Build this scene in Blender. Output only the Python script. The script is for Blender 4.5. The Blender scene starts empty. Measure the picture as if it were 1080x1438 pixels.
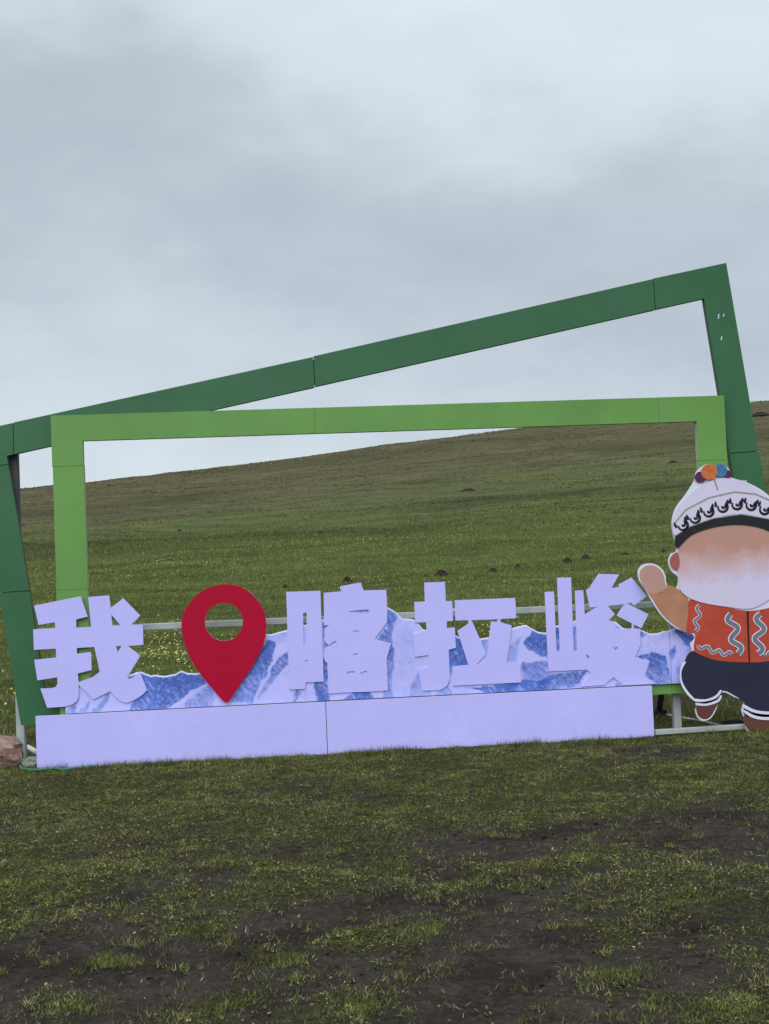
import bpy, math, random
import numpy as np
from mathutils import Matrix, Vector
random.seed(7); rng = np.random.default_rng(11)
scn = bpy.context.scene
col = scn.collection
R = math.radians

# ------------------------------------------------------------------ camera
W, H, F = 1080.0, 1438.0, 1800.0
YAW, PITCH, ROLL = R(4.88), R(2.18), R(-2.31)
CAM = np.array([0.0, -10.97, 1.62])
Fv = np.array([math.sin(YAW)*math.cos(PITCH), math.cos(YAW)*math.cos(PITCH), math.sin(PITCH)])
Rv = np.array([math.cos(YAW), -math.sin(YAW), 0.0]); Uv = np.cross(Rv, Fv)
Xc = math.cos(ROLL)*Rv + math.sin(ROLL)*Uv
Yc = -math.sin(ROLL)*Rv + math.cos(ROLL)*Uv
cd = bpy.data.cameras.new('camera'); cam = bpy.data.objects.new('camera', cd); col.objects.link(cam)
M = Matrix.Identity(4)
for i in range(3):
    M[i][0] = Xc[i]; M[i][1] = Yc[i]; M[i][2] = -Fv[i]; M[i][3] = CAM[i]
cam.matrix_world = M
cd.sensor_fit = 'VERTICAL'; cd.sensor_height = 36.0; cd.lens = 36.0*F/H
cd.clip_start = 0.1; cd.clip_end = 12000
scn.camera = cam

# ------------------------------------------------------------------ sky, sun, exposure
SUN_EL, SUN_AZ = R(42), R(200)          # high, behind the camera
world = bpy.data.worlds.new('World'); scn.world = world; world.use_nodes = True
wt = world.node_tree; wt.nodes.clear()
def wn(t, **k):
    n = wt.nodes.new(t)
    for a, b in k.items(): setattr(n, a, b)
    return n
def wl(a, b): wt.links.new(a, b)
def wm(op, a, b=None, c=None):
    n = wn('ShaderNodeMath', operation=op)
    for i, v in enumerate((a, b, c)):
        if v is None: continue
        if isinstance(v, (int, float)): n.inputs[i].default_value = v
        else: wl(v, n.inputs[i])
    return n.outputs[0]
tc = wn('ShaderNodeTexCoord'); sep = wn('ShaderNodeSeparateXYZ'); wl(tc.outputs['Generated'], sep.inputs[0])
el = wm('MULTIPLY', wm('ARCSINE', sep.outputs[2]), 180/math.pi)
az = wm('ARCTAN2', sep.outputs[0], sep.outputs[1])
tilt = wm('MULTIPLY', wm('SINE', wm('SUBTRACT', az, YAW)), 12.0)
mp = wn('ShaderNodeMapping'); mp.inputs['Scale'].default_value = (1, 1, 2.0); mp.inputs['Location'].default_value = (3.1, 1.7, 0.4)
wl(tc.outputs['Generated'], mp.inputs['Vector'])
n1 = wn('ShaderNodeTexNoise'); n1.inputs['Scale'].default_value = 4.2; n1.inputs['Detail'].default_value = 6; n1.inputs['Roughness'].default_value = 0.55
n2 = wn('ShaderNodeTexNoise'); n2.inputs['Scale'].default_value = 2.0; n2.inputs['Detail'].default_value = 3
n3 = wn('ShaderNodeTexNoise'); n3.inputs['Scale'].default_value = 9.0; n3.inputs['Detail'].default_value = 5; n3.inputs['Distortion'].default_value = 0.4
for n in (n1, n2, n3): wl(mp.outputs[0], n.inputs['Vector'])
w1 = wm('MULTIPLY', wm('SUBTRACT', n1.outputs['Fac'], 0.5), 15.0)
t = wm('ADD', wm('ADD', el, tilt), w1)
t = wm('DIVIDE', wm('MAXIMUM', t, 0.0), 90.0)
ramp = wn('ShaderNodeValToRGB'); cr = ramp.color_ramp; cr.interpolation = 'B_SPLINE'
stops = [(0.0, .80), (5, .74), (9, .63), (13, .46), (17, .50), (20.5, .80), (25, .92), (32, .80), (40, .58), (52, .82), (66, .62), (90, .8)]
while len(cr.elements) > 1: cr.elements.remove(cr.elements[-1])
for i, (d, v) in enumerate(stops):
    e = cr.elements[0] if i == 0 else cr.elements.new(d/90)
    e.position = d/90; e.color = (v, v, v, 1)
wl(t, ramp.inputs[0])
val = wm('ADD', ramp.outputs[0], wm('MULTIPLY', wm('SUBTRACT', n3.outputs['Fac'], 0.5), 0.26))
val = wm('ADD', val, wm('MULTIPLY', wm('SUBTRACT', n2.outputs['Fac'], 0.5), 0.12))
cmix = wn('ShaderNodeMix', data_type='RGBA')
cmix.inputs['A'].default_value = (0.240, 0.275, 0.315, 1); cmix.inputs['B'].default_value = (0.49, 0.54, 0.575, 1)
wl(wm('MULTIPLY_ADD', val, 1.5, -0.48), cmix.inputs['Factor'])
bgc = wn('ShaderNodeBackground'); bgc.inputs['Strength'].default_value = 1.0; wl(cmix.outputs['Result'], bgc.inputs['Color'])
sky = wn('ShaderNodeTexSky', sky_type='NISHITA'); sky.sun_disc = False; sky.sun_elevation = SUN_EL; sky.sun_rotation = SUN_AZ
sky.altitude = 2200
bgs = wn('ShaderNodeBackground'); bgs.inputs['Strength'].default_value = 0.09; wl(sky.outputs[0], bgs.inputs['Color'])
ms = wn('ShaderNodeMixShader'); ms.inputs[0].default_value = 0.94; wl(bgs.outputs[0], ms.inputs[1]); wl(bgc.outputs[0], ms.inputs[2])
wo = wn('ShaderNodeOutputWorld'); wl(ms.outputs[0], wo.inputs['Surface'])
sd = bpy.data.lights.new('sun', 'SUN'); sd.energy = 1.5; sd.angle = R(60); sd.color = (0.985, 0.985, 1.0)
sun = bpy.data.objects.new('sun', sd); col.objects.link(sun)
sdir = Vector((math.sin(SUN_AZ)*math.cos(SUN_EL), math.cos(SUN_AZ)*math.cos(SUN_EL), math.sin(SUN_EL)))
sun.rotation_euler = sdir.to_track_quat('Z', 'Y').to_euler(); sun.location = (0, -8, 14)
vs = scn.view_settings
vs.view_transform = 'Standard'; vs.look = 'None'; vs.gamma = 1; vs.exposure = 0.7; vs.use_curve_mapping = False

# ------------------------------------------------------------------ pixel rays -> points on a real plane
def ray(px, py):
    u = (px-W/2)/F; v = -(py-H/2)/F
    return Fv + u*Xc + v*Yc
def at(px, py, y=0.0):                     # point on the upright plane at depth y -> (x, z)
    d = ray(px, py); k = (y-CAM[1])/d[1]
    return float(CAM[0]+d[0]*k), float(CAM[2]+d[2]*k)
def on_ground(px, py):                     # point on the level ground z = 0
    d = ray(px, py); k = -CAM[2]/d[2]
    return float(CAM[0]+d[0]*k), float(CAM[1]+d[1]*k)

# ------------------------------------------------------------------ noise (numpy)
def _hash(i, j, s):
    h = (i*374761393 + j*668265263 + s*974711) & 0xffffffff
    h = ((h ^ (h >> 13))*1274126177) & 0xffffffff
    return ((h ^ (h >> 16)) & 0xffff)/65535.0
def vnoise(x, y, s=0):
    x = np.asarray(x, float); y = np.asarray(y, float)
    i = np.floor(x).astype(np.int64); j = np.floor(y).astype(np.int64)
    fx = x-i; fy = y-j; fx = fx*fx*(3-2*fx); fy = fy*fy*(3-2*fy)
    a = _hash(i, j, s); b = _hash(i+1, j, s); c = _hash(i, j+1, s); d = _hash(i+1, j+1, s)
    return (a*(1-fx)+b*fx)*(1-fy)+(c*(1-fx)+d*fx)*fy
def fbm(x, y, s=0, o=4, g=0.5):
    r = 0; a = 1; tot = 0
    for k in range(o):
        r = r+a*vnoise(np.asarray(x)*2**k+17.3*k, np.asarray(y)*2**k-9.1*k, s+k); tot += a; a *= g
    return r/tot
def sstep(a, b, x):
    q = np.clip((x-a)/(b-a), 0, 1); return q*q*(3-2*q)

# ------------------------------------------------------------------ terrain
TP = np.array([-3000, 10, 14, 20, 28, 45, 60, 80, 105, 140, 180, 220, 255, 290, 330, 380, 460, 700, 3000], float)
ZP = np.array([0, 0, 0.0, .02, .15, .85, 1.65, 3.1, 5.2, 8.8, 13.6, 18.8, 22.6, 25.4, 26.6, 25.5, 20, 5, -20], float)
TT = np.linspace(-100, 1500, 6401)
ZZ = np.interp(TT, TP, ZP)*(1+.08*sstep(60, 200, TT))
for _ in range(3):                                             # soften the profile's corners
    k = np.ones(33)/33; ZZ2 = np.convolve(np.pad(ZZ, 16, mode='edge'), k, 'valid')
    wgt = sstep(12, 30, TT); ZZ = ZZ*(1-wgt)+ZZ2*wgt
fh = np.array([math.sin(YAW), math.cos(YAW)])
def st(x, y):
    dx = np.asarray(x, float)-CAM[0]; dy = np.asarray(y, float)-CAM[1]
    return dx*fh[1]-dy*fh[0], dx*fh[0]+dy*fh[1]
def terrain(x, y):
    s, t = st(x, y)
    z = np.interp(t, TT, ZZ)
    z = z*(1+0.42*np.tanh(s*0.0034/0.42))
    far = sstep(18, 60, t)
    z = z+far*((fbm(x*.035, y*.035, 40, 3)-.5)*1.1 + (fbm(x*.14, y*.14, 41, 3)-.5)*.6)
    near = 1-sstep(20, 60, np.abs(t-8))
    return z+near*((fbm(x*.55, y*.55, 50, 3)-.5)*.075*sstep(-0.2, 1.2, np.abs(y)) + (fbm(x*2.3, y*2.3, 53, 3)-.5)*.03*sstep(0., .6, np.abs(y)) + (fbm(x*8, y*8, 56, 2)-.5)*.022*sstep(0., .3, np.abs(y)))
# bare, trodden patches: centres and sizes read off the photograph, laid on the ground
MUD = [(840,1296,260,55,.55),(700,1385,330,36,.55),(990,1172,150,36,1.05),(860,1168,220,26,1.0),(560,1200,170,14,.4),(250,1300,200,30,.3),(330,1190,200,16,.3),(770,1182,210,20,.95),(985,1148,130,26,1),(640,1178,110,16,.7),(720,1224,130,15,.75),(560,1262,110,16,.45),
       (905,1245,170,22,.5),(960,1300,150,22,.6),(800,1300,130,22,.6),(880,1350,190,26,.7),(640,1352,130,20,.95),(420,1340,170,22,.85),(395,1296,75,13,1.1),
       (110,1336,120,20,.8),(60,1372,110,16,.75),(330,1372,160,18,.7),(480,1395,200,16,.6),(700,1400,200,20,.7),(940,1400,170,20,.6),(180,1400,150,16,.5),(280,1235,120,12,.35),
       (640,1092,45,5,.5),(205,1128,60,8,.4),(430,1132,70,7,.45),(920,1060,60,4,.8),(560,1126,50,6,.4),(135,1208,60,7,.45),(760,1128,80,6,.5),(300,1160,90,7,.3)]
LUSH = [(70,1262,130,34,.8),(640,1240,90,16,.7),(420,1215,110,18,.5),(700,1105,300,22,.6),(300,1100,260,24,.35),(1040,1205,70,14,.6),(850,1215,110,12,.5),(540,1310,110,12,.45),(985,1418,40,7,1.2),(98,1410,30,6,1.2),(600,1302,40,6,1.0),(270,1302,60,10,.8),(1000,1260,80,9,.5),(650,1290,70,7,.5)]
def ellipses(lst):
    o = []
    for px, py, rx, ry, w in lst:
        c = np.array(on_ground(px, py)); a = np.array(on_ground(px+rx, py-rx*.04))-c; b = np.array(on_ground(px, py-ry))-c
        o.append((c, np.hypot(*a), np.hypot(*b), math.atan2(a[1], a[0]), w))
    return o
EM, EL = ellipses(MUD), ellipses(LUSH)
def blob(E, x, y):
    r = np.zeros_like(x)
    for c, ra, rb, an, w in E:
        dx = x-c[0]; dy = y-c[1]
        u = (dx*math.cos(an)+dy*math.sin(an))/ra; v = (-dx*math.sin(an)+dy*math.cos(an))/rb
        r = np.maximum(r, w*np.exp(-(u*u+v*v)*.9))
    return r
def mudness(x, y):
    x = np.asarray(x, float); y = np.asarray(y, float)
    wx = x+(fbm(x*1.7, y*1.7, 60, 3)-.5)*.55; wy = y+(fbm(x*1.7, y*1.7, 64, 3)-.5)*.75
    n = fbm(x*1.3, y*1.0, 68, 5, .6)
    base = .34+.17*sstep(-2.6, -5.5, y)+.09*sstep(-.5, 3, x)*sstep(-.6, -2.2, y)-.05*sstep(-3, -1, y)
    m = base+blob(EM, wx, wy)*.95-blob(EL, wx, wy)*.45+(n-.5)*1.5+(fbm(x*5, y*4, 71, 3)-.5)*1.0
    m = sstep(.22, 1.0, m)
    m = m*(1-sstep(-.9, .2, y)*.8)                              # turf holds beside and behind the boards
    s, t = st(x, y)
    return m*(1-sstep(14, 18, t))

# ------------------------------------------------------------------ material helpers
def mat(name, build, rough=.6, spec=.3):
    m = bpy.data.materials.new(name); m.use_nodes = True
    nt = m.node_tree; b = nt.nodes['Principled BSDF']; b.inputs['Roughness'].default_value = rough
    b.inputs['Specular IOR Level'].default_value = spec
    build(nt, b); return m
def ramp_node(nt, fac, cols, interp='LINEAR'):
    r = nt.nodes.new('ShaderNodeValToRGB'); e = r.color_ramp.elements; r.color_ramp.interpolation = interp
    e[0].position, e[0].color = cols[0][0], (*cols[0][1], 1); e[1].position, e[1].color = cols[-1][0], (*cols[-1][1], 1)
    for p, c in cols[1:-1]:
        q = e.new(p); q.color = (*c, 1)
    nt.links.new(fac, r.inputs[0]); return r.outputs[0]
def noise_node(nt, scale, detail=4, rough=.5, stretch=(1, 1, 1), coord='Object'):
    tcn = nt.nodes.new('ShaderNodeTexCoord'); mpn = nt.nodes.new('ShaderNodeMapping'); mpn.inputs['Scale'].default_value = stretch
    nn = nt.nodes.new('ShaderNodeTexNoise'); nn.inputs['Scale'].default_value = scale; nn.inputs['Detail'].default_value = detail; nn.inputs['Roughness'].default_value = rough
    nt.links.new(tcn.outputs[coord], mpn.inputs['Vector']); nt.links.new(mpn.outputs[0], nn.inputs['Vector'])
    return nn.outputs['Fac']
def mix_node(nt, fac, a, b, mode='MIX'):
    m = nt.nodes.new('ShaderNodeMix'); m.data_type = 'RGBA'; m.blend_type = mode
    for v, k in ((fac, 'Factor'), (a, 'A'), (b, 'B')):
        if isinstance(v, (int, float)): m.inputs[k].default_value = v
        elif isinstance(v, tuple): m.inputs[k].default_value = (*v, 1)
        else: nt.links.new(v, m.inputs[k])
    return m.outputs['Result']
def math_node(nt, op, a, b, c=None, clamp=False):
    m = nt.nodes.new('ShaderNodeMath'); m.operation = op; m.use_clamp = clamp
    for i, v in enumerate((a, b, c)):
        if v is None: continue
        if isinstance(v, (int, float)): m.inputs[i].default_value = v
        else: nt.links.new(v, m.inputs[i])
    return m.outputs[0]
def bump(nt, b, h, strength, dist):
    n = nt.nodes.new('ShaderNodeBump'); n.inputs['Strength'].default_value = strength; n.inputs['Distance'].default_value = dist
    nt.links.new(h, n.inputs['Height']); nt.links.new(n.outputs[0], b.inputs['Normal'])
def painted(name, c, rough=.5, var=.12, dirt=(.16, .13, .09), dirt_amt=.12, scale=3.0, spec=.3, speck=0.0, grain=0.0, splash=False):
    def build(nt, b):
        n = noise_node(nt, scale, 6, .6)
        lo = tuple(v*(1-var) for v in c); hi = tuple(min(1, v*(1+var*.6)) for v in c)
        cc = ramp_node(nt, n, [(.3, lo), (.7, hi)])
        n2_ = noise_node(nt, scale*9, 5, .7)
        f = ramp_node(nt, n2_, [(.55, (0, 0, 0)), (.75, (dirt_amt,)*3)])
        cc = mix_node(nt, f, cc, dirt)
        if speck:
            n3_ = noise_node(nt, 55, 2, .5)
            f = ramp_node(nt, n3_, [(.69, (0, 0, 0)), (.73, (speck,)*3)]); cc = mix_node(nt, f, cc, dirt)
        if grain:
            gr_ = noise_node(nt, 75, 4, .75)
            cc = mix_node(nt, 1.0, cc, ramp_node(nt, gr_, [(.25, (1-grain,)*3), (.75, (1+grain*.6,)*3)]), 'MULTIPLY')
            tcn = nt.nodes.new('ShaderNodeTexCoord'); sx = nt.nodes.new('ShaderNodeSeparateXYZ'); nt.links.new(tcn.outputs['Object'], sx.inputs[0])
            sp_ = math_node(nt, 'MULTIPLY_ADD', sx.outputs[2], -7.0, math_node(nt, 'MULTIPLY_ADD', noise_node(nt, 13, 6, .75), 3.2, -1.05), True) if splash else None
            if splash: cc = mix_node(nt, math_node(nt, 'MULTIPLY', sp_, .30), cc, (.14, .12, .10))
        nt.links.new(cc, b.inputs['Base Color'])
        bump(nt, b, n2_, .12, .004)
    return mat(name, build, rough, spec)
def flatc(name, c, **k): return painted(name, c, **k)

# ------------------------------------------------------------------ mesh helpers
def link(name, me, parent=None, m=None):
    o = bpy.data.objects.new(name, me); col.objects.link(o)
    if parent is not None: o.parent = parent
    if m is not None and me is not None: me.materials.append(m)
    return o
def tag(o, label=None, cat=None, group=None, kind=None):
    for k, v in (('label', label), ('category', cat), ('group', group), ('kind', kind)):
        if v: o[k] = v
    return o
def empty(name, loc, label, cat, group=None):
    o = bpy.data.objects.new(name, None); col.objects.link(o); o.location = loc; o.empty_display_size = .2
    return tag(o, label, cat, group)
def mesh_np(name, v, faces, colors=None, smooth=False):
    """v (n,3); faces (m,k)"""
    v = np.asarray(v, np.float32); faces = np.asarray(faces, np.int32); k = faces.shape[1]
    me = bpy.data.meshes.new(name); me.vertices.add(len(v)); me.vertices.foreach_set('co', v.ravel())
    me.loops.add(faces.size); me.loops.foreach_set('vertex_index', faces.ravel())
    me.polygons.add(len(faces)); me.polygons.foreach_set('loop_start', np.arange(0, faces.size, k, dtype=np.int32))
    me.polygons.foreach_set('loop_total', np.full(len(faces), k, np.int32))
    if smooth: me.polygons.foreach_set('use_smooth', np.ones(len(faces), bool))
    me.update(calc_edges=True)
    if colors is not None:
        for nm, c in colors.items():
            a = me.attributes.new(nm, 'FLOAT_COLOR', 'POINT'); c = np.asarray(c, np.float32)
            a.data.foreach_set('color', np.concatenate([c, np.ones((len(c), 1), np.float32)], 1).ravel())
    return me
def plate_mesh(loops, y0, y1, origin=(0, 0, 0)):
    """flat board cut to closed (x, z) outlines (holes by even-odd), front at y0, back at y1"""
    cu = bpy.data.curves.new('tmp', 'CURVE'); cu.dimensions = '2D'; cu.fill_mode = 'BOTH'; cu.extrude = abs(y1-y0)/2
    for lp in loops:
        sp = cu.splines.new('POLY'); sp.points.add(len(lp)-1); sp.use_cyclic_u = True
        for q, (x, z) in zip(sp.points, lp): q.co = (x-origin[0], z-origin[2], 0, 1)
    ob = bpy.data.objects.new('tmp', cu); col.objects.link(ob)
    me = bpy.data.meshes.new_from_object(ob.evaluated_get(bpy.context.evaluated_depsgraph_get()))
    bpy.data.objects.remove(ob); bpy.data.curves.remove(cu)
    yc = (y0+y1)/2-origin[1]
    me.transform(Matrix(((1, 0, 0, 0), (0, 0, -1, yc), (0, 1, 0, 0), (0, 0, 0, 1))))
    me.materials.clear()
    for p in me.polygons: p.use_smooth = False
    return me
def plate(name, loops, y0, y1, front, side=None, parent=None, origin=(0, 0, 0)):
    me = plate_mesh(loops, y0, y1, origin)
    me.materials.append(front); me.materials.append(side or front)
    for p in me.polygons: p.material_index = 0 if p.normal.y < -.7 else 1
    return link(name, me, parent)
def box_mesh(p0, p1, w, d, up=(0, 0, 1)):
    """a bar of section w x d from p0 to p1"""
    p0 = Vector(p0); p1 = Vector(p1); a = (p1-p0).normalized(); u = Vector(up)
    if abs(a.dot(u)) > .95: u = Vector((0, 1, 0))
    s = a.cross(u).normalized(); u = s.cross(a)
    bv = min(w, d)*.12
    prof = []
    for sx, sy in ((1, 1), (-1, 1), (-1, -1), (1, -1)):
        pts = [(sx*(w/2-bv), sy*d/2), (sx*w/2, sy*(d/2-bv))]
        if sx*sy > 0: pts.reverse()
        prof += pts
    v = [p+s*x+u*y for p in (p0, p1) for x, y in prof]; n = 8
    me = bpy.data.meshes.new('bar')
    me.from_pydata([tuple(q) for q in v], [], [(i, (i+1) % n, n+(i+1) % n, n+i) for i in range(n)]+[tuple(range(n))[::-1], tuple(range(n, 2*n))])
    me.validate(); me.update(); 
    import bmesh
    bm = bmesh.new(); bm.from_mesh(me); bmesh.ops.recalc_face_normals(bm, faces=bm.faces); bm.to_mesh(me); bm.free()
    return me
def bar(name, p0, p1, w, d, m, parent=None, up=(0, 0, 1)):
    o = Vector(parent.location) if parent else Vector((0, 0, 0))
    return link(name, box_mesh(Vector(p0)-o, Vector(p1)-o, w, d, up), parent, m)
def tube_mesh(pts, rad, n=8):
    pts = [Vector(p) for p in pts]; v = []; f = []
    for i, p in enumerate(pts):
        a = (pts[min(i+1, len(pts)-1)]-pts[max(i-1, 0)]).normalized()
        u = a.cross(Vector((0, 0, 1))) if abs(a.z) < .9 else a.cross(Vector((1, 0, 0)))
        u.normalize(); w = a.cross(u); r = rad[i] if isinstance(rad, (list, tuple)) else rad
        for k in range(n):
            q = 2*math.pi*k/n; v.append(tuple(p+u*(r*math.cos(q))+w*(r*math.sin(q))))
    for i in range(len(pts)-1):
        for k in range(n): f.append((i*n+k, i*n+(k+1) % n, (i+1)*n+(k+1) % n, (i+1)*n+k))
    f += [tuple(range(n))[::-1], tuple(range((len(pts)-1)*n, len(pts)*n))]
    me = bpy.data.meshes.new('tube'); me.from_pydata(v, [], f); me.update()
    for p in me.polygons: p.use_smooth = len(p.vertices) == 4
    return me
def smooth_loop(pts, k=6):
    n = len(pts); o = []
    for i in range(n):
        p0, p1, p2, p3 = (np.array(pts[(i+j-1) % n], float) for j in range(4))
        for q in range(k):
            t = q/k
            o.append(tuple(.5*((2*p1)+(-p0+p2)*t+(2*p0-5*p1+4*p2-p3)*t*t+(-p0+3*p1-3*p2+p3)*t**3)))
    return o
def rock_mesh(sx, sy, sz, seed, n=14, amp=.35):
    v = []; f = []
    for i in range(n+1):
        th = math.pi*i/n
        for j in range(2*n):
            ph = math.pi*j/n
            d = np.array([math.sin(th)*math.cos(ph), math.sin(th)*math.sin(ph), math.cos(th)])
            r = 1+amp*(float(fbm(d[0]*1.6+seed, d[1]*1.6+d[2]*2.1, seed, 4))-.5)*2
            d = np.sign(d)*np.abs(d)**.75*r
            v.append((d[0]*sx, d[1]*sy, d[2]*sz))
    for i in range(n):
        for j in range(2*n):
            a, b = i*2*n+j, i*2*n+(j+1) % (2*n); f.append((a, a+2*n, b+2*n, b))
    me = bpy.data.meshes.new('rock'); me.from_pydata(v, [], f); me.update()
    return me

# ------------------------------------------------------------------ ground: one sheet to the horizon
def graded(lo, hi, step, g, lim):
    a = list(np.arange(lo, hi+step/2, step)); s = step; x = a[-1]; up = []
    while x < lim[1]: s *= g; x += s; up.append(x)
    s = step; x = a[0]; dn = []
    while x > lim[0]: s *= g; x -= s; dn.append(x)
    return np.array(dn[::-1]+a+up)
gx = graded(-4.2, 5.6, .035, 1.055, (-1600, 1600)); gy = graded(-7.2, 1.2, .035, 1.042, (-1200, 1600))
GX, GY = np.meshgrid(gx, gy); GXf, GYf = GX.ravel(), GY.ravel()
GZ = terrain(GXf, GYf); gm = mudness(GXf, GYf)
GZ = GZ-gm*.012+gm*(fbm(GXf*6, GYf*6, 75, 3)-.5)*.03
nx, ny = len(gx), len(gy)
ii = (np.arange(ny-1)[:, None]*nx+np.arange(nx-1)[None]).ravel()
gs, gt = st(GXf, GYf)
# where the sward on the hill turns from green to last year's brown, and terracette lines: bank shade and greener growth put into colour
brown = sstep(85, 185, gt+(fbm(GXf*.03, GYf*.03, 80, 4)-.5)*80-gs*.4)
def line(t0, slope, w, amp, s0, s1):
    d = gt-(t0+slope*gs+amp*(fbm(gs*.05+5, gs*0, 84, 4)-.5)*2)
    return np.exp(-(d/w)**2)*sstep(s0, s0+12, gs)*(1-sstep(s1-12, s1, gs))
bank_lines = np.clip(line(88, .22, 4, 8, -34, 12)*.9+line(112, .08, 6, 9, -2, 48)+line(150, .12, 6, 12, -60, -10)*.6+line(172, .1, 7, 12, 20, 90)*.7+line(78, .1, 3, 5, -34, -6)*.8+line(210, .1, 8, 14, -40, 40)*.5, 0, 1)
gmask = np.stack([gm, brown, bank_lines], 1)
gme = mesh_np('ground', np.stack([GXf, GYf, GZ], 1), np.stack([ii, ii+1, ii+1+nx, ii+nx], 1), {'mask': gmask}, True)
def ground_mat(nt, b):
    at_ = nt.nodes.new('ShaderNodeAttribute'); at_.attribute_name = 'mask'
    sp = nt.nodes.new('ShaderNodeSeparateColor'); nt.links.new(at_.outputs['Color'], sp.inputs[0])
    nf = noise_node(nt, 26, 6, .7); nm = noise_node(nt, 3.5, 6, .65); nl = noise_node(nt, .22, 6, .6, (1, 2.2, 1)); nh = noise_node(nt, .9, 8, .72, (.7, 2.0, 1))
    nv = noise_node(nt, 90, 3, .6)
    soil = ramp_node(nt, nf, [(.30, (.022, .018, .0145)), (.5, (.062, .051, .042)), (.70, (.125, .104, .088))])
    soil = mix_node(nt, ramp_node(nt, nm, [(.42, (0, 0, 0)), (.62, (.65, .65, .65))]), soil, (.098, .084, .073))
    soil = mix_node(nt, ramp_node(nt, noise_node(nt, 1.4, 5, .7), [(.38, (.7, .7, .7)), (.52, (0, 0, 0))]), soil, (.032, .026, .022))
    thatch = ramp_node(nt, nf, [(.30, (.020, .021, .010)), (.5, (.066, .068, .030)), (.70, (.140, .130, .064))])
    hg = ramp_node(nt, nh, [(.30, (.058, .080, .025)), (.5, (.096, .128, .040)), (.70, (.142, .168, .057))])
    hb = ramp_node(nt, nh, [(.30, (.064, .058, .030)), (.5, (.106, .096, .052)), (.70, (.155, .138, .080))])
    mixl = math_node(nt, 'ADD', sp.outputs[1], math_node(nt, 'MULTIPLY_ADD', nl, 1.3, -.65), None, True)
    hill = mix_node(nt, mixl, hg, hb)
    hill = mix_node(nt, 1.0, hill, ramp_node(nt, noise_node(nt, .22, 8, .72, (.6, 1.2, 1)), [(.30, (.60, .64, .60)), (.5, (1, 1, 1)), (.70, (1.45, 1.38, 1.30))]), 'MULTIPLY')
    hill = mix_node(nt, ramp_node(nt, noise_node(nt, .6, 6, .72, (.55, 1.2, 1)), [(.30, (.75, .75, .75)), (.40, (0, 0, 0))]), hill, (.034, .036, .020))
    bank_break = ramp_node(nt, noise_node(nt, .5, 4, .6, (.5, 1.5, 1)), [(.25, (.2, .2, .2)), (.55, (1, 1, 1))])
    hill = mix_node(nt, math_node(nt, 'MULTIPLY', sp.outputs[2], bank_break), hill, (.034, .048, .018))  # terracette bank shade and lusher growth, both painted as broken dark lines
    tc_ = nt.nodes.new('ShaderNodeTexCoord'); sx = nt.nodes.new('ShaderNodeSeparateXYZ'); nt.links.new(tc_.outputs['Object'], sx.inputs[0])
    fary = math_node(nt, 'MULTIPLY_ADD', sx.outputs[1], 1/6.0, -.6, True)
    near = mix_node(nt, sp.outputs[0], thatch, soil)
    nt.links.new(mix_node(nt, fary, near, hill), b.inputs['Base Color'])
    h = math_node(nt, 'ADD', nf, math_node(nt, 'MULTIPLY', nv, .5))
    bump(nt, b, h, 1.0, .045)
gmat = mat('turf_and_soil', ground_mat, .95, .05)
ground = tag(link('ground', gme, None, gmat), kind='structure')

# far ridge past the hill's shoulder, distance haze put into its pale colour
RG = [(-900, 600), (-400, 650), (-120, 676), (22, 685.5), (48, 689.5), (75, 694), (130, 706), (300, 745), (700, 800)]   # its crest line, 3 km off
rg = np.array([at(p_, q_, 2900) for p_, q_ in RG]); fx = np.linspace(rg[0, 0], rg[-1, 0], 141); fv = []
for i, x in enumerate(fx):
    zt = float(np.interp(x, rg[:, 0], rg[:, 1]))+7*(float(fbm(x*.008, 3.3, 90, 4))-.5)
    for j, (dy, kz) in enumerate(((-900, -.35), (-500, .35), (-200, .8), (0, 1), (400, .55), (900, -.2))):
        w = float(fbm(x*.004, j*1.7, 93, 4))-.5
        fv.append((x, 2900+dy+(90*w if j != 3 else 0), zt*kz+(20*w if j in (1, 2, 4) else 0)))
ff = [(i*6+j, (i+1)*6+j, (i+1)*6+j+1, i*6+j+1) for i in range(140) for j in range(5)]
fme = bpy.data.meshes.new('hills'); fme.from_pydata(fv, [], ff); fme.update()
for p in fme.polygons: p.use_smooth = True
def far_mat(nt, b):
    nt.links.new(ramp_node(nt, noise_node(nt, .006, 6, .65), [(.3, (.36, .38, .37)), (.7, (.50, .51, .49))]), b.inputs['Base Color'])
tag(link('hills', fme, None, mat('hazed_ridge', far_mat, .95, .1)), kind='structure')

# ------------------------------------------------------------------ grass
def blade_mat():
    m = bpy.data.materials.new('grass_blade'); m.use_nodes = True; nt = m.node_tree; nt.nodes.clear()
    a = nt.nodes.new('ShaderNodeAttribute'); a.attribute_name = 'tint'
    d = nt.nodes.new('ShaderNodeBsdfDiffuse'); t_ = nt.nodes.new('ShaderNodeBsdfTranslucent'); mx = nt.nodes.new('ShaderNodeMixShader'); mx.inputs[0].default_value = .3
    o = nt.nodes.new('ShaderNodeOutputMaterial')
    nt.links.new(a.outputs['Color'], d.inputs[0]); nt.links.new(a.outputs['Color'], t_.inputs[0])
    nt.links.new(d.outputs[0], mx.inputs[1]); nt.links.new(t_.outputs[0], mx.inputs[2]); nt.links.new(mx.outputs[0], o.inputs[0])
    return m
BLADE = blade_mat()
PAL = np.array([(.062, .078, .024), (.106, .134, .034), (.142, .176, .044), (.190, .184, .072), (.27, .235, .125), (.125, .100, .060)])
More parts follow.
